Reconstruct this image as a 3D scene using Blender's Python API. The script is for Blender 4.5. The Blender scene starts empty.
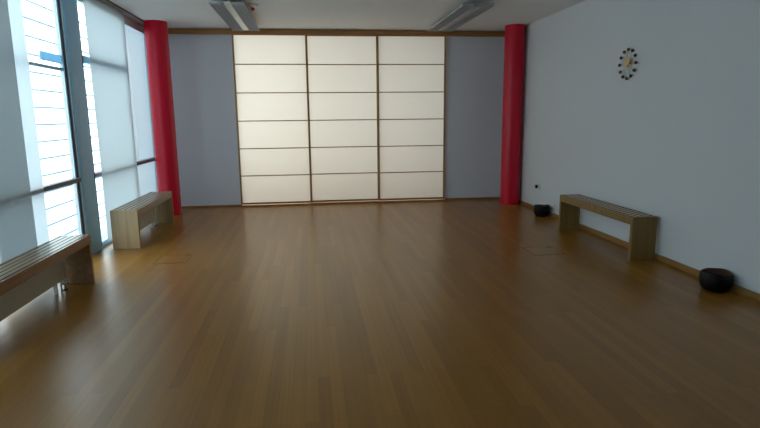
import bpy, bmesh, math, random
from mathutils import Vector, Matrix
random.seed(7)
C = bpy.context.scene.collection
PI = math.pi

# ------------------------------------------------------------------ helpers
def obj(name, bm, mat=None, parent=None, loc=None, smooth=False, bevel=0.0, kind=None):
    me = bpy.data.meshes.new(name)
    bmesh.ops.recalc_face_normals(bm, faces=bm.faces)
    if smooth:
        for f in bm.faces: f.smooth = True
    bm.to_mesh(me); bm.free()
    o = bpy.data.objects.new(name, me); C.objects.link(o)
    if mat: me.materials.append(mat)
    if parent: o.parent = parent
    if loc: o.location = loc
    if bevel:
        b = o.modifiers.new('bevel', 'BEVEL'); b.width = bevel; b.segments = 2
        b.limit_method = 'ANGLE'; b.angle_limit = math.radians(40)
        try: b.harden_normals = False
        except Exception: pass
    if smooth:
        e = o.modifiers.new('split', 'EDGE_SPLIT'); e.split_angle = math.radians(40)
    if kind: o['kind'] = kind
    return o

def thing(name, label, cat, loc=(0, 0, 0), rotz=0, group=None):
    o = bpy.data.objects.new(name, None); C.objects.link(o)
    o.empty_display_size = 0.1
    o.location = loc; o.rotation_euler = (0, 0, rotz)
    o['label'] = label; o['category'] = cat
    if group: o['group'] = group
    return o

def tag(o, label, cat, group=None):
    o['label'] = label; o['category'] = cat
    if group: o['group'] = group
    return o

def struct(name, bm, m, **k):
    return obj(name, bm, m, kind='structure', **k)

def dup(root, loc, rotz=0, label=None, group=None):
    r = root.copy(); C.objects.link(r); r.location = loc; r.rotation_euler = (0, 0, rotz)
    if label: r['label'] = label
    if group: r['group'] = group
    for ch in list(root.children):
        c = ch.copy(); C.objects.link(c); c.parent = r
        for g in list(ch.children):
            d = g.copy(); C.objects.link(d); d.parent = c
    return r

def box(bm, x0, x1, y0, y1, z0, z1):
    r = bmesh.ops.create_cube(bm, size=1.0)
    for v in r['verts']:
        v.co = Vector(((x0 + x1) / 2 + v.co.x * (x1 - x0), (y0 + y1) / 2 + v.co.y * (y1 - y0), (z0 + z1) / 2 + v.co.z * (z1 - z0)))
    return bm

def nb(*a):
    bm = bmesh.new()
    for b in a: box(bm, *b)
    return bm

def tube(bm, p, q, r, n=12, r2=None):
    p, q = Vector(p), Vector(q); d = q - p
    m = Matrix.Translation((p + q) / 2) @ d.to_track_quat('Z', 'Y').to_matrix().to_4x4()
    bmesh.ops.create_cone(bm, cap_ends=True, segments=n, radius1=r, radius2=r if r2 is None else r2, depth=d.length, matrix=m)
    return bm

def ball(bm, c, r, s=(1, 1, 1), n=16):
    bmesh.ops.create_uvsphere(bm, u_segments=n, v_segments=max(6, n // 2), radius=r,
                              matrix=Matrix.Translation(c) @ Matrix.Diagonal((s[0], s[1], s[2], 1)))
    return bm

def lathe(bm, prof, n=40, hand=0, seed=0):
    rings = []
    for r, z in prof:
        if r < 1e-5: rings.append([bm.verts.new((0, 0, z))])
        else: rings.append([bm.verts.new((r * math.cos(2 * PI * i / n), r * math.sin(2 * PI * i / n), z)) for i in range(n)])
    for a, b in zip(rings, rings[1:]):
        for i in range(n):
            j = (i + 1) % n
            if len(a) == 1 and len(b) == 1: continue
            if len(a) == 1: bm.faces.new((a[0], b[i], b[j]))
            elif len(b) == 1: bm.faces.new((a[i], b[0], a[j]))
            else: bm.faces.new((a[i], b[i], b[j], a[j]))
    if hand:                                  # slightly uneven, hand-shaped rim
        for v in bm.verts:
            a = math.atan2(v.co.y, v.co.x); k = (v.co.z / hand) ** 3
            v.co.z += k * .006 * math.sin(2 * a + seed) + k * .002 * math.sin(5 * a)
    return bm

# ------------------------------------------------------------------ materials
def mat(name, col, rough=0.6, metal=0.0, spec=0.5, coat=0.0, bump=None, var=None):
    m = bpy.data.materials.new(name); m.use_nodes = True
    nt = m.node_tree; b = nt.nodes['Principled BSDF']
    b.inputs['Base Color'].default_value = (*col, 1)
    b.inputs['Roughness'].default_value = rough; b.inputs['Metallic'].default_value = metal
    b.inputs['Specular IOR Level'].default_value = spec
    b.inputs['Coat Weight'].default_value = coat; b.inputs['Coat Roughness'].default_value = 0.12
    tc = nt.nodes.new('ShaderNodeTexCoord')
    if var:   # (scale, amount)
        n = nt.nodes.new('ShaderNodeTexNoise'); n.inputs['Scale'].default_value = var[0]; n.inputs['Detail'].default_value = 4
        nt.links.new(tc.outputs['Object'], n.inputs['Vector'])
        mx = nt.nodes.new('ShaderNodeMix'); mx.data_type = 'RGBA'
        mx.inputs[6].default_value = (*[c * (1 - var[1]) for c in col], 1)
        mx.inputs[7].default_value = (*[min(1, c * (1 + var[1])) for c in col], 1)
        nt.links.new(n.outputs['Fac'], mx.inputs[0]); nt.links.new(mx.outputs[2], b.inputs['Base Color'])
    if bump:  # (scale, strength)
        n = nt.nodes.new('ShaderNodeTexNoise'); n.inputs['Scale'].default_value = bump[0]; n.inputs['Detail'].default_value = 3
        nt.links.new(tc.outputs['Object'], n.inputs['Vector'])
        bp = nt.nodes.new('ShaderNodeBump'); bp.inputs['Strength'].default_value = bump[1]; bp.inputs['Distance'].default_value = 0.01
        nt.links.new(n.outputs['Fac'], bp.inputs['Height']); nt.links.new(bp.outputs['Normal'], b.inputs['Normal'])
    return m

def wood(name, c1, c2, rough=0.4, axis='Y', scale=1.0, coat=0.0):
    m = bpy.data.materials.new(name); m.use_nodes = True
    nt = m.node_tree; b = nt.nodes['Principled BSDF']
    b.inputs['Roughness'].default_value = rough; b.inputs['Coat Weight'].default_value = coat
    tc = nt.nodes.new('ShaderNodeTexCoord'); mp = nt.nodes.new('ShaderNodeMapping')
    s = {'X': (1.2, 22, 22), 'Y': (22, 1.2, 22), 'Z': (22, 22, 1.2)}[axis]
    mp.inputs['Scale'].default_value = [k * scale for k in s]
    n = nt.nodes.new('ShaderNodeTexNoise'); n.inputs['Scale'].default_value = 1.5; n.inputs['Detail'].default_value = 6
    n.inputs['Distortion'].default_value = 0.6
    r = nt.nodes.new('ShaderNodeValToRGB')
    r.color_ramp.elements[0].position = 0.3; r.color_ramp.elements[0].color = (*c1, 1)
    r.color_ramp.elements[1].position = 0.7; r.color_ramp.elements[1].color = (*c2, 1)
    nt.links.new(tc.outputs['Object'], mp.inputs['Vector']); nt.links.new(mp.outputs['Vector'], n.inputs['Vector'])
    nt.links.new(n.outputs['Fac'], r.inputs['Fac']); nt.links.new(r.outputs['Color'], b.inputs['Base Color'])
    bp = nt.nodes.new('ShaderNodeBump'); bp.inputs['Strength'].default_value = 0.08; bp.inputs['Distance'].default_value = 0.005
    nt.links.new(n.outputs['Fac'], bp.inputs['Height']); nt.links.new(bp.outputs['Normal'], b.inputs['Normal'])
    return m

def translucent(name, trans, diff, mixf, weave=0.0):
    """thin cloth or paper: part of the light passes through, part bounces back"""
    m = bpy.data.materials.new(name); m.use_nodes = True
    nt = m.node_tree; nt.nodes.remove(nt.nodes['Principled BSDF']); out = nt.nodes['Material Output']
    t = nt.nodes.new('ShaderNodeBsdfTranslucent'); t.inputs['Color'].default_value = (*trans, 1)
    d = nt.nodes.new('ShaderNodeBsdfDiffuse'); d.inputs['Color'].default_value = (*diff, 1)
    mx = nt.nodes.new('ShaderNodeMixShader'); mx.inputs[0].default_value = mixf
    nt.links.new(d.outputs[0], mx.inputs[1]); nt.links.new(t.outputs[0], mx.inputs[2])
    nt.links.new(mx.outputs[0], out.inputs['Surface'])
    if weave:
        tc = nt.nodes.new('ShaderNodeTexCoord'); mp = nt.nodes.new('ShaderNodeMapping')
        mp.inputs['Scale'].default_value = (1, 1, 60)
        n = nt.nodes.new('ShaderNodeTexNoise'); n.inputs['Scale'].default_value = 3.0
        r = nt.nodes.new('ShaderNodeMix'); r.data_type = 'RGBA'
        r.inputs[6].default_value = (*[c * (1 - weave) for c in trans], 1); r.inputs[7].default_value = (*[min(1, c * (1 + weave)) for c in trans], 1)
        nt.links.new(tc.outputs['Object'], mp.inputs['Vector']); nt.links.new(mp.outputs['Vector'], n.inputs['Vector'])
        nt.links.new(n.outputs['Fac'], r.inputs[0]); nt.links.new(r.outputs[2], t.inputs['Color'])
    return m

def floor_material():
    m = bpy.data.materials.new('bamboo_parquet'); m.use_nodes = True
    nt = m.node_tree; N = nt.nodes; L = nt.links; b = N['Principled BSDF']
    tc = N.new('ShaderNodeTexCoord'); mp = N.new('ShaderNodeMapping')
    mp.inputs['Rotation'].default_value = (0, 0, PI / 2)
    L.new(tc.outputs['Object'], mp.inputs['Vector'])
    br = N.new('ShaderNodeTexBrick')
    br.inputs['Scale'].default_value = 1.0; br.inputs['Brick Width'].default_value = 1.25; br.inputs['Row Height'].default_value = 0.07
    br.inputs['Mortar Size'].default_value = 0.0006; br.inputs['Mortar Smooth'].default_value = 0.3
    br.inputs['Color1'].default_value = (0, 0, 0, 1); br.inputs['Color2'].default_value = (1, 1, 1, 1); br.inputs['Mortar'].default_value = (0, 0, 0, 1)
    br.offset = 0.37; br.offset_frequency = 2
    L.new(mp.outputs['Vector'], br.inputs['Vector'])
    ramp = N.new('ShaderNodeValToRGB')
    ramp.color_ramp.elements[0].position = 0.0; ramp.color_ramp.elements[0].color = (*FL0, 1)
    ramp.color_ramp.elements[1].position = 1.0; ramp.color_ramp.elements[1].color = (*FL1, 1)
    L.new(br.outputs['Color'], ramp.inputs['Fac'])
    mp2 = N.new('ShaderNodeMapping'); mp2.inputs['Scale'].default_value = (34, 0.45, 1)
    L.new(tc.outputs['Object'], mp2.inputs['Vector'])
    n = N.new('ShaderNodeTexNoise'); n.inputs['Scale'].default_value = 1.4; n.inputs['Detail'].default_value = 2
    L.new(mp2.outputs['Vector'], n.inputs['Vector'])
    gr = N.new('ShaderNodeMapRange'); gr.inputs['From Min'].default_value = 0.3; gr.inputs['From Max'].default_value = 0.7; gr.inputs['To Min'].default_value = 0.93; gr.inputs['To Max'].default_value = 1.07
    L.new(n.outputs['Fac'], gr.inputs['Value'])
    mul = N.new('ShaderNodeVectorMath'); mul.operation = 'SCALE'
    L.new(ramp.outputs['Color'], mul.inputs[0]); L.new(gr.outputs['Result'], mul.inputs['Scale'])
    mm = N.new('ShaderNodeMix'); mm.data_type = 'RGBA'; mm.inputs[7].default_value = (0.15, 0.075, 0.016, 1)
    L.new(br.outputs['Fac'], mm.inputs[0]); L.new(mul.outputs[0], mm.inputs[6])
    L.new(mm.outputs[2], b.inputs['Base Color'])
    rr = N.new('ShaderNodeMapRange'); rr.inputs['To Min'].default_value = 0.30; rr.inputs['To Max'].default_value = 0.31
    L.new(n.outputs['Fac'], rr.inputs['Value']); L.new(rr.outputs['Result'], b.inputs['Roughness'])
    b.inputs['Specular IOR Level'].default_value = 0.4
    return m

FL0 = (0.275, 0.120, 0.015); FL1 = (0.36, 0.165, 0.024)
M = {}
M['floor'] = floor_material()
M['wall'] = mat('wall_paint', (0.72, 0.745, 0.775), 0.85, bump=(180, 0.05))
M['wallpanel'] = mat('back_panel_paint', (0.74, 0.765, 0.82), 0.8)
M['ceiling'] = mat('ceiling_paint', (0.83, 0.83, 0.82), 0.9, bump=(120, 0.04))
M['trim'] = wood('trim_wood', (0.26, 0.13, 0.035), (0.38, 0.20, 0.06), 0.4, 'Y')
M['rail'] = wood('rail_wood', (0.30, 0.13, 0.03), (0.42, 0.20, 0.05), 0.45, 'X')
M['stile'] = wood('shoji_wood', (0.32, 0.18, 0.06), (0.46, 0.27, 0.10), 0.45, 'Z')
M['bench'] = wood('bench_wood', (0.36, 0.24, 0.11), (0.50, 0.35, 0.18), 0.38, 'Z', 0.6)
M['benchtop'] = wood('bench_slat_wood', (0.38, 0.25, 0.13), (0.54, 0.38, 0.21), 0.28, 'Y', 0.6)
M['bench_red'] = wood('brown_bench_wood', (0.24, 0.12, 0.055), (0.36, 0.19, 0.09), 0.26, 'Y', 0.6)
M['bench_dark'] = wood('oak_bench_wood', (0.20, 0.115, 0.028), (0.30, 0.175, 0.048), 0.4, 'Z', 0.6)
M['gap_shade'] = translucent('dark_gap_shade', (0, 0, 0), (0.02, 0.012, 0.008), 0.0)  # near-black colour paints in the shade inside the seat gaps
M['red'] = mat('red_gloss', (0.66, 0.003, 0.03), 0.36, spec=0.35, coat=0.1, bump=(5, 0.12))
M['blue'] = mat('blue_steel_paint', (0.30, 0.58, 0.82), 0.4)
M['ventblue'] = translucent('blue_tinted_glass', (0.34, 0.52, 0.64), (0.4, 0.6, 0.8), 0.75)
M['bluelight'] = mat('pale_frame_paint', (0.55, 0.68, 0.76), 0.4)
M['darkframe'] = mat('dark_gasket', (0.03, 0.05, 0.08), 0.5)
M['transom'] = mat('transom_paint', (0.16, 0.15, 0.18), 0.5)
M['cream'] = mat('cream_enamel', (0.62, 0.58, 0.46), 0.4)
M['bowl'] = mat('black_glazed_metal', (0.006, 0.005, 0.006), 0.5, spec=0.2, bump=(30, 0.15))
M['bowlin'] = mat('bowl_inside', (0.12, 0.055, 0.035), 0.5, var=(14, 0.4))
M['black'] = mat('black_enamel', (0.015, 0.015, 0.018), 0.35)
M['clockball'] = mat('dark_brown_wood_ball', (0.075, 0.045, 0.018), 0.4)
M['brass'] = mat('brass', (0.62, 0.50, 0.20), 0.35, metal=0.7)
M['brasspale'] = mat('pale_brass', (0.55, 0.53, 0.40), 0.4, metal=0.3)
M['white'] = mat('white_plastic', (0.75, 0.76, 0.76), 0.35)
M['chrome'] = mat('chrome', (0.75, 0.76, 0.78), 0.15, metal=1.0)
M['lampmetal'] = mat('grey_lamp_metal', (0.45, 0.45, 0.46), 0.5, metal=0.1)
M['lampsheen'] = mat('lamp_cover_reflection', (0.80, 0.78, 0.62), 0.3, var=(45, 0.6))  # cream cover, brightened and mottled to paint in a warm reflection
M['track'] = mat('curtain_track_grey', (0.40, 0.38, 0.38), 0.5)
M['tracklip'] = mat('curtain_track_lip', (0.06, 0.06, 0.06), 0.5)
M['sheer'] = translucent('sheer_cloth', (0.52, 0.57, 0.59), (0.75, 0.78, 0.8), 0.5, 0.04)
M['roller'] = translucent('roller_cloth', (0.40, 0.44, 0.46), (0.7, 0.74, 0.76), 0.5, 0.04)
M['thick'] = translucent('panel_cloth', (0.44, 0.48, 0.49), (0.62, 0.64, 0.66), 0.42, 0.05)
M['paper'] = translucent('shoji_paper', (0.87, 0.865, 0.82), (0.80, 0.79, 0.73), 0.5)
M['terrace'] = mat('pale_terrace', (0.8, 0.82, 0.82), 0.9, var=(0.5, 0.05))
M['bar'] = mat('galvanised_bar', (0.30, 0.42, 0.48), 0.5)
M['hatchmetal'] = mat('hatch_edge', (0.14, 0.075, 0.03), 0.5)

gl = bpy.data.materials.new('window_glass'); gl.use_nodes = True
nt = gl.node_tree; nt.nodes.remove(nt.nodes['Principled BSDF'])
tr = nt.nodes.new('ShaderNodeBsdfTransparent'); tr.inputs[0].default_value = (0.93, 0.97, 0.97, 1)
gs = nt.nodes.new('ShaderNodeBsdfGlossy'); gs.inputs['Roughness'].default_value = 0.0
fr = nt.nodes.new('ShaderNodeFresnel'); fr.inputs[0].default_value = 1.45
ge = nt.nodes.new('ShaderNodeNewGeometry'); ir = nt.nodes.new('ShaderNodeMapRange')      # same reflectance on both faces of the pane
ir.inputs['To Min'].default_value = 1.45; ir.inputs['To Max'].default_value = 1 / 1.45
nt.links.new(ge.outputs['Backfacing'], ir.inputs['Value']); nt.links.new(ir.outputs['Result'], fr.inputs['IOR'])
mx = nt.nodes.new('ShaderNodeMixShader')
nt.links.new(fr.outputs[0], mx.inputs[0]); nt.links.new(tr.outputs[0], mx.inputs[1]); nt.links.new(gs.outputs[0], mx.inputs[2])
nt.links.new(mx.outputs[0], nt.nodes['Material Output'].inputs['Surface'])
M['glass'] = gl

# ------------------------------------------------------------------ room
XL, XR, D, H, YF = -2.47, 3.545, 9.45, 2.93, -1.3
SX0, SX1, SZ = -1.2, 2.37, 2.845     # opening behind the sliding screens

struct('floor', nb((XL - .25, XR + .2, YF - .2, D + 1.4, -.12, 0)), M['floor'])
struct('ceiling', nb((XL - .25, XR + .2, YF - .2, D + 1.4, H, H + .15)), M['ceiling'])
struct('wall_right', nb((XR, XR + .2, YF - .2, D + 1.4, 0, H)), M['wall'])
struct('wall_front', nb((XL - .25, XR, YF - .2, YF, 0, H)), M['wall'])
struct('wall_back', nb((XL - .25, SX0, D, D + .1, 0, H), (SX1, XR, D, D + .1, 0, H), (SX0, SX1, D, D + .1, SZ, H)), M['wallpanel'])
struct('wall_alcove', nb((XL - .25, XR, D + 1.3, D + 1.4, 0, H), (XL - .25, XL - .15, D + .1, D + 1.3, 0, H)), M['ceiling'])
struct('wall_left', nb((XL - .25, XL - .02, YF, D, H - .05, H), (XL - .25, XL - .02, YF, D, 0, .035), (XL - .25, XL - .02, 9.25, D, .035, H - .05),
                       (XL - .25, XL - .02, YF, -.6, .035, H - .05)), M['blue'])
struct('baseboard_right', nb((XR - .018, XR, YF, D, 0, .065)), M['trim'], bevel=.004)
struct('baseboard_back', nb((XL, SX0, D - .015, D, 0, .028), (SX1, XR - .018, D - .015, D, 0, .028)), M['rail'], bevel=.003)
struct('trim_1', nb((XL, XR, D - .07, D, SZ - .005, H - .008)), M['rail'], bevel=.004)           # head rail of the sliding screens
struct('trim_2', nb((SX0, SX1, D - .075, D + .06, 0, .018)), M['rail'], bevel=.003)              # floor track

# windows of the left facade: frame, transoms and a pane each
bays = [(-.6, 2.2), (2.2, 4.25), (4.25, 6.16), (6.53, 8.08), (8.08, 9.25)]
for i, (y0, y1) in enumerate(bays):
    bm = nb((XL - .065, XL - .03, y0, y0 + .03, .035, H - .05), (XL - .065, XL - .03, y1 - .03, y1, .035, H - .05),
            (XL - .065, XL - .03, y0 + .03, y1 - .03, .035, .06), (XL - .065, XL - .03, y0 + .03, y1 - .03, H - .09, H - .05))
    w = struct('window_%d' % (i + 1), bm, M['bluelight'])
    obj('transom', nb((XL - .066, XL + .012, y0, y1, .842, .888)), M['transom'], w)
    if i < 4: obj('upper_transom', nb((XL - .066, XL + (.012 if i == 3 else -.031), y0 + .03, y1 - .03, *((2.12, 2.20) if i == 3 else (1.995, 2.025)))), M['blue'], w)
    if i == 2: obj('tinted_strip', nb((XL - .066, XL - .04, 5.72, y1 - .03, 2.07, 2.15)), M['ventblue'], w)
    obj('glass_pane', nb((XL - .059, XL - .054, y0 + .03, y1 - .03, .06, H - .09)), M['glass'], w)
p = struct('trim_3', nb((XL - .07, XL + .01, 6.20, 6.53, 0, H)), M['blue'], bevel=.006)         # broad steel mullion
obj('gasket', nb((XL - .05, XL - .012, 6.162, 6.172, .035, H - .03), (XL - .05, XL + .012, 6.531, 6.545, .035, H - .03)), M['darkframe'], p)
obj('cover_strip', nb((XL - .045, XL - .004, 6.174, 6.198, .035, H - .03)), M['bluelight'], p)
# curtain track along the ceiling
tk = struct('trim_4', nb((XL - .015, XL + .085, YF, 9.3, H - .022, H)), M['track'])
obj('track_lip', nb((XL + .086, XL + .094, YF, 9.3, H - .020, H)), M['tracklip'], tk)
obj('header_board', nb((XL - .018, XL - .006, 6.52, 9.3, H - .14, H - .023)), M['track'], tk)

# ------------------------------------------------------------------ outside the windows
tag(obj('terrace', nb((-14, XL - .25, -8, 20, -.2, -.06)), M['terrace']), 'pale terrace paving outside the tall windows', 'terrace')
bpy.data.objects['terrace']['kind'] = 'structure'
bm = bmesh.new()
for k in range(15):
    tube(bm, (-3.0, 2.0, .12 + .19 * k), (-3.0, 13.0, .12 + .19 * k), .012, 8)
gr = thing('sunshade_grille', 'thin horizontal metal bars of the sunshade grille outside the windows', 'grille', (-3.0, 7.5, -.06))
o = obj('bars', bm, M['bar'], gr); o.matrix_parent_inverse = gr.matrix_world.inverted()
o.location = (3.0, -7.5, .06)
for yy in (2.0, 4.9, 7.6, 10.3, 13.0):
    obj('post', nb((-.05, -.015, yy - 7.5 - .02, yy - 7.5 + .02, 0, 2.95)), M['bar'], gr)

# ------------------------------------------------------------------ curtains
def panel_curtain(label, y0, y1, x, z0, z1, m, cloth_waves, seed):
    t = thing('panel_curtain', label, 'curtain', (x, (y0 + y1) / 2, z1))
    bm = bmesh.new(); rnd = random.Random(seed); ny, nz = 34, 40
    hw = (y1 - y0) / 2; h = z1 - z0; ph = rnd.uniform(0, 6)
    g = []
    for j in range(nz + 1):
        row = []
        for i in range(ny + 1):
            u = i / ny; v = j / nz
            dx = cloth_waves * v * (math.sin(u * 7 + ph) * .6 + math.sin(u * 3.1 + v * 2.3 + ph) * .8)
            dy = .006 * math.sin(v * 5 + ph) * (2 * u - 1)
            row.append(bm.verts.new((dx, -hw + 2 * hw * u + dy, -h * v)))
        g.append(row)
    for j in range(nz):
        for i in range(ny):
            bm.faces.new((g[j][i], g[j][i + 1], g[j + 1][i + 1], g[j + 1][i]))
    obj('fabric', bm, m, t, smooth=True)
    obj('carrier_rail', nb((-.006, .006, -hw, hw, -.028, -.001)), M['track'], t)
    return t
ZT = H - .023; C1R = 5.02; C3L = 6.64
panel_curtain('grey cloth panel curtain hanging at the left edge, behind the near bench', 3.98, C1R, XL + .045, .11, ZT, M['thick'], .006, 1)
panel_curtain('pale sheer curtain strip beside the bare window, peeking out from the grey panel', 4.45, 5.30, XL + .022, .06, ZT, M['sheer'], .004, 2)
panel_curtain('light grey cloth panel curtain right of the broad blue mullion', C3L, 7.98, XL + .045, .06, ZT, M['thick'], .006, 3)
for k, (a, b) in enumerate(((2.75, 3.95), (1.5, 2.7), (.25, 1.45), (-1.0, .2))):
    panel_curtain('grey cloth panel curtain nearer the camera, %s' % ('first', 'second', 'third', 'fourth')[k] + ' along the window front', a, b, XL + .045, .11, ZT, M['thick'], .006, 5 + k)
rb = thing('roller_blind', 'white translucent roller blind covering the window beside the left red column', 'blind', (XL - .052, 8.0, H - .09))
bm = bmesh.new()
vs = [bm.verts.new(c) for c in ((0, -.1, 0), (0, 1.22, 0), (0, 1.22, -2.70), (0, -.1, -2.70))]; bm.faces.new(vs)
obj('fabric', bm, M['roller'], rb)
obj('bottom_bar', nb((-.006, .006, -.1, 1.22, -2.725, -2.70)), M['bluelight'], rb)
rb.location.x = XL - .058

# ------------------------------------------------------------------ sliding paper screens
def screen(label, x0, x1, yo):
    W = x1 - x0; t = thing('sliding_screen', label, 'screen', (x0, yo, .031), group='paper sliding screens')
    s = .027; zb, zt = .0, 2.812
    obj('stile', nb((0, s, 0, .035, zb, zt)), M['stile'], t, bevel=.003)
    obj('stile', nb((W - s, W, 0, .035, zb, zt)), M['stile'], t, bevel=.003)
    obj('bottom_rail', nb((s, W - s, .002, .033, zb, zb + .03)), M['rail'], t, bevel=.002)
    obj('top_rail', nb((s, W - s, .002, .033, zt - .012, zt)), M['rail'], t, bevel=.002)
    lo, hi = zb + .03, zt - .012; n = 6
    bm = bmesh.new()
    vs = [bm.verts.new(c) for c in ((s, .024, lo), (W - s, .024, lo), (W - s, .024, hi), (s, .024, hi))]; bm.faces.new(vs)
    obj('paper', bm, M['paper'], t)
    for k in range(1, n):
        z = lo + (hi - lo) * k / n
        obj('crossbar', nb((s, W - s, .006, .023, z - .008, z + .008)), M['stile'], t)
    return t
screen('leftmost of the three paper sliding screens, the brightest one', -1.212, 0.0, D - .050)
screen('middle of the three paper sliding screens', -0.02, 1.190, D - .012)
screen('rightmost of the three paper sliding screens, the dimmest one', 1.172, 2.365, D - .050)
for o in bpy.data.objects:
    if o.name.startswith('sliding_screen') and 'group' in o: del o['group']

# ------------------------------------------------------------------ red columns
def column(label, x, y, r):
    prof = [(0, 0), (r, 0), (r, .02)]
    for k in range(1, 30):
        prof.append((r * (1 + .006 * math.sin(k * 2.3 + x)), .02 + k * (H - .03) / 30))
    prof += [(r, H - .001), (0, H - .001)]
    o = obj('round_column', lathe(bmesh.new(), prof, 64), M['red'], smooth=True, loc=(x, y, 0))
    tag(o, label, 'column'); return o
column('round red column at the left, standing behind the slatted bench by the windows', -2.235, 8.83, .165)
column('round red column at the right corner, next to the white wall', 3.362, 8.82, .160)

# ------------------------------------------------------------------ benches
def bench(label, x0, x1, y0, y1, wp, wt, n=4, dashed=True, h=.46):
    t = thing('slatted_bench', label, 'bench', ((x0 + x1) / 2, (y0 + y1) / 2, 0))
    w = (x1 - x0) / 2; l = (y1 - y0) / 2; e = .042
    obj('end_panel', nb((-w, w, -l, -l + e, 0, h)), wp, t, bevel=.004)
    obj('end_panel', nb((-w, w, l - e, l, 0, h)), wp, t, bevel=.004)
    for s in (-1, 1):
        a, b = sorted((s * w, s * (w - .024)))
        obj('side_rail', nb((a, b, -l + e, l - e, h - .085, h - .001)), wt if wp is M['bench'] else wp, t, bevel=.003)
    bm = bmesh.new(); gap = .024 if dashed else .013; inner = 2 * (w - .024); sw = (inner - gap * (n + 1)) / n
    ends = l - e
    for k in range(n):
        a = -w + .024 + gap + k * (sw + gap)
        box(bm, a, a + sw, -ends, ends, h - .026, h - .001)
    m = 22; pitch = 2 * ends / m                        # staggered spacer blocks let into the gaps
    for k in range(n + 1 if dashed else 0):
        a = -w + .024 + k * (sw + gap)
        for q in range(m + 1):
            y = -ends + pitch * (q + (.5 if k % 2 else 0))
            if y + .02 > ends: continue
            box(bm, a, a + gap, max(-ends, y - .015), min(ends, y + .015), h - .024, h - .001)
    obj('slatted_seat', bm, wt, t)
    obj('gap_shade', nb((-w + .024, w - .024, -ends, ends, h - .035, h - .0016)), M['gap_shade'], t)  # added dark sheet, stands in for deep shade between the slats
    return t
bench('nearest wooden bench with slatted top, cut by the left edge of the picture', -2.30, -2.035, 3.53, 5.165, M['bench_red'], M['benchtop'], 4, False)
bench('pale wooden slatted bench in front of the left red column', -2.325, -2.02, 6.50, 8.13, M['bench'], M['benchtop'])
bench('wooden slatted bench against the white right wall, between two black bowls', 3.238, 3.512, 5.04, 6.69, M['bench_dark'], M['benchtop'])

# low radiators inside the window benches
def radiator(label, y0, y1, z0):
    t = thing('panel_radiator', label, 'radiator', (-2.215, (y0 + y1) / 2, 0))
    l = (y1 - y0) / 2
    bm = nb((-.055, 0, -l, l, z0, .365)); obj('body', bm, M['cream'], t, bevel=.01)
    for s in (-1, 1):
        obj('bracket', nb((-.045, -.02, s * (l - .16) - .012, s * (l - .16) + .012, 0, z0 + .002)), M['white'], t)
    v = obj('valve', tube(tube(bmesh.new(), (-.03, l - .05, z0 - .03), (.025, l - .05, z0 - .03), .019, 16), (-.005, l - .05, z0 - .05), (-.005, l - .05, z0 + .01), .012, 12), M['white'], t, smooth=True)
    obj('pipe', tube(bmesh.new(), (-.005, l - .05, 0), (-.005, l - .05, z0 - .02), .009, 12), M['chrome'], t, smooth=True)
    obj('pipe', tube(bmesh.new(), (-.005, l - .115, 0), (-.005, l - .115, z0 + .01), .009, 12), M['chrome'], t, smooth=True)
    obj('pipe_collar', lathe(bmesh.new(), [(0, 0), (.026, 0), (.024, .008), (.01, .012), (0, .012)], 20), M['black'], t, loc=(-.005, l - .05, 0), smooth=True)
    return t
radiator('low cream radiator panel under the nearest bench', 3.62, 5.02, .095)
radiator('low cream radiator panel under the bench by the left red column', 6.62, 7.93, .075)

# ------------------------------------------------------------------ bowls
def bowl(label, x, y, r, h, seed):
    t = thing('bowl', label, 'bowl', (x, y, 0))
    prof = [(0, 0), (.55, 0), (.72, .06), (.88, .22), (.97, .42), (1.0, .62), (.98, .82), (.93, .96), (.90, 1.0), (.875, .99)]
    bm = lathe(bmesh.new(), [(a * r, b * h) for a, b in prof], 48, h, seed)
    obj('outer_shell', bm, M['bowl'], t, smooth=True)
    pin = [(.875, .99), (.90, .85), (.91, .70), (.86, .45), (.76, .24), (.58, .12), (.3, .08), (0, .07)]
    obj('inner_lining', lathe(bmesh.new(), [(a * r, b * h) for a, b in pin], 48, h, seed), M['bowlin'], t, smooth=True)
    return t
bowl('round black bowl nearest the camera, on the floor in front of the right bench', 3.405, 4.055, .127, .165, .5)
bowl('black bowl on the floor between the right bench and the right red column', 3.405, 7.60, .118, .168, 2.2)

# ------------------------------------------------------------------ ball clock
ck = thing('wall_clock', 'ball clock with twelve dark balls around a brass centre on the right wall', 'clock', (XR, 5.785, 2.043))
R0 = .156
for k in range(12):
    a = 2 * PI * k / 12
    d = Vector((0, math.sin(a), math.cos(a)))
    b = obj('ball', ball(bmesh.new(), d * R0 + Vector((-.030, 0, 0)), .0185), M['clockball'], ck, smooth=True)
    obj('spoke', tube(bmesh.new(), Vector((-.030, 0, 0)) + d * .03, Vector((-.030, 0, 0)) + d * (R0 - .015), .0022, 8), M['brasspale'], ck)
obj('hub', tube(bmesh.new(), (-.001, 0, 0), (-.048, 0, 0), .032, 32), M['brass'], ck, smooth=True)
def hand(a, ln, w, x):
    bm = bmesh.new(); d = Vector((0, math.sin(a), math.cos(a))); n = Vector((0, math.cos(a), -math.sin(a)))
    pts = [d * -.02, d * ln * .45 + n * w, d * ln, d * ln * .45 - n * w]
    top = [bm.verts.new(p + Vector((x, 0, 0))) for p in pts]; bot = [bm.verts.new(p + Vector((x + .003, 0, 0))) for p in pts]
    bm.faces.new(top); bm.faces.new(bot[::-1])
    for i in range(4):
        j = (i + 1) % 4; bm.faces.new((top[i], bot[i], bot[j], top[j]))
    return bm
obj('hour_hand', hand(math.radians(-62), .095, .030, -.056), M['brass'], ck)
obj('minute_hand', hand(math.radians(-15), .12, .016, -.061), M['brass'], ck)

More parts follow.
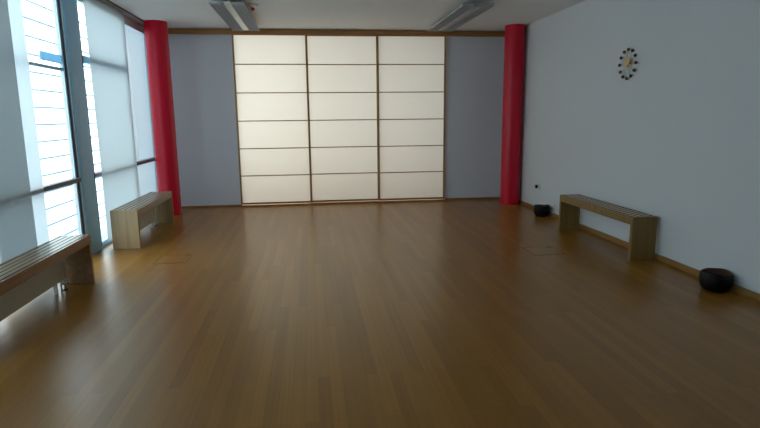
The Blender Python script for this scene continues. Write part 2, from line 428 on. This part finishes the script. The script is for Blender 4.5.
# ------------------------------------------------------------------ sockets on the right wall
sk = thing('wall_socket', 'round white wall socket with a black plug, above the far bowl', 'socket', (XR, 8.06, .385))
obj('cover_plate', tube(bmesh.new(), (-.012, 0, 0), (0, 0, 0), .055, 28), M['white'], sk, smooth=True)
obj('plug', tube(bmesh.new(), (-.045, .03, .0), (-.012, .024, .0), .028, 20), M['black'], sk, smooth=True)
o = obj('wall_plate', nb((-.010, 0, -.04, .04, -.04, .04)), M['white'], loc=(XR, 7.50, .165), bevel=.004)
tag(o, 'small pale square wall plate low down, just left of the right bench', 'wall plate')

# ------------------------------------------------------------------ floor boxes
def hatch(label, x0, x1, y0, y1):
    t = thing('floor_hatch', label, 'floor hatch', ((x0 + x1) / 2, (y0 + y1) / 2, 0))
    w, l = (x1 - x0) / 2, (y1 - y0) / 2; e = .006
    obj('rim', nb((-w, w, -l, -l + e, 0, .0025), (-w, w, l - e, l, 0, .0025), (-w, -w + e, -l + e, l - e, 0, .0025), (w - e, w, -l + e, l - e, 0, .0025)), M['hatchmetal'], t)
    obj('lid', nb((-w + e + .001, w - e - .001, -l + e + .001, l - e - .001, 0, .0018)), M['floor'], t)
    obj('finger_grip', nb((w - .06, w - .02, l - .055, l - .03, .0018, .0035)), M['hatchmetal'], t)
    return t
M['hatchwood'] = wood('hatch_lid_wood', (0.22, 0.11, 0.04), (0.29, 0.15, 0.055), 0.3, 'X')
hatch('square floor hatch in the parquet near the left far bench', -1.68, -1.345, 5.75, 6.11)
hatch('square floor hatch in the parquet near the right bench', 2.37, 2.72, 5.42, 5.78)

# ------------------------------------------------------------------ ceiling lamps
def luminaire(label, x0, x1, y0, y1, core):
    t = thing('ceiling_lamp', label, 'lamp', ((x0 + x1) / 2, (y0 + y1) / 2, H))
    w, l = (x1 - x0) / 2, (y1 - y0) / 2; z = -.078
    obj('housing', nb((-w * .5, w * .5, -l + .25, l - .25, -.060, 0)), M['white'], t, bevel=.006)
    c = .044
    for s in (-1, 1):
        a, b = sorted((s * w, s * (c + .006)))
        bm = nb((a, b, -l, l, -.060, -.056), (a, a + .004, -l, l, z, -.060), (b - .004, b, -l, l, z, -.060), (a, b, -l, -l + .004, z, -.060), (a, b, l - .004, l, z, -.060))
        n = 60
        for k in range(1, n):                          # fine cross blades of the louvre
            y = -l + 2 * l * k / n
            box(bm, a + .004, b - .004, y - .003, y + .003, z + .004, -.060)
        for q in (1, 2, 3):
            xx = a + (b - a) * q / 4
            box(bm, xx - .0015, xx + .0015, -l + .004, l - .004, z + .002, -.060)
        obj('louvre', bm, M['lampmetal'], t)
    obj('lamp_cover', nb((-c, c, -l + .01, l - .01, z + .004, -.040)), core, t, bevel=.008)
    return t
luminaire('ceiling lamp at the left with a warm reflection painted on its cream centre strip', -1.15, -.735, 7.04, 9.12, M['lampsheen'])
luminaire('ceiling lamp at the right, all grey, towards the right red column', 1.955, 2.355, 6.93, 9.0, M['lampmetal'])
sd = thing('warning_light', 'small red warning light on a white base beside the left ceiling lamp', 'warning light', (-.662, 7.42, H))
obj('base', lathe(bmesh.new(), [(0, 0), (.062, 0), (.060, -.03), (.035, -.045), (0, -.045)], 32), M['white'], sd, smooth=True)
obj('red_dome', ball(bmesh.new(), (-.012, 0, -.056), .027, (1, 1, 1.1)), mat('red_lens', (0.45, 0.01, 0.01), 0.25), sd, smooth=True)

# ------------------------------------------------------------------ light
SKY = 3.2
w = bpy.data.worlds.new('world'); bpy.context.scene.world = w; w.use_nodes = True
bg = w.node_tree.nodes['Background']; bg.inputs[0].default_value = (0.82, 0.93, 1.0, 1); bg.inputs[1].default_value = SKY

def area(name, loc, rot, sx, sy, power, col, portal=False):
    l = bpy.data.lights.new(name, 'AREA'); l.shape = 'RECTANGLE'; l.size = sx; l.size_y = sy; l.energy = power; l.color = col
    o = bpy.data.objects.new(name, l); C.objects.link(o); o.location = loc; o.rotation_euler = rot
    if portal: l.cycles.is_portal = True
    return o
area('window_portal', (XL - .3, (9.25 - .6) / 2, 1.46), (0, -PI / 2, 0), 2.85, 9.85, 1, (1, 1, 1), True)
# lamps in the alcove behind the paper screens
area('alcove_lamp', (-1.1, D + 1.2, 1.6), (PI / 2, 0, 0), 2.2, 2.5, 21, (1.0, .99, .90))
area('alcove_lamp', (1.4, D + 1.2, 1.5), (PI / 2, 0, 0), 2.4, 2.5, 12, (1.0, .985, .92))
for o in bpy.data.objects:
    if o.type == 'LIGHT' and not o.data.cycles.is_portal:
        o.rotation_euler = (-PI / 2, 0, 0)

# ------------------------------------------------------------------ camera
cam = bpy.data.cameras.new('camera'); co = bpy.data.objects.new('camera', cam); C.objects.link(co)
cam.sensor_width = 36; cam.lens = 540.533 / 760 * 36; cam.clip_start = .05
yaw, pit, rol = 0.126193549, 0.178620834, -0.0107486687
cy, sy, cp, sp = math.cos(yaw), math.sin(yaw), math.cos(pit), math.sin(pit)
f = Vector((sy * cp, cy * cp, -sp)); r0 = Vector((cy, -sy, 0)); u0 = r0.cross(f)
c, s = math.cos(rol), math.sin(rol); r = r0 * c + u0 * s; u = -r0 * s + u0 * c
m = Matrix((r, u, -f)).transposed().to_4x4(); m.translation = (0, 0, 1.5)
co.matrix_world = m
bpy.context.scene.camera = co
vs = bpy.context.scene.view_settings
vs.view_transform = 'Standard'; vs.look = 'None'; vs.gamma = 1; vs.use_curve_mapping = False; vs.exposure = 0.8
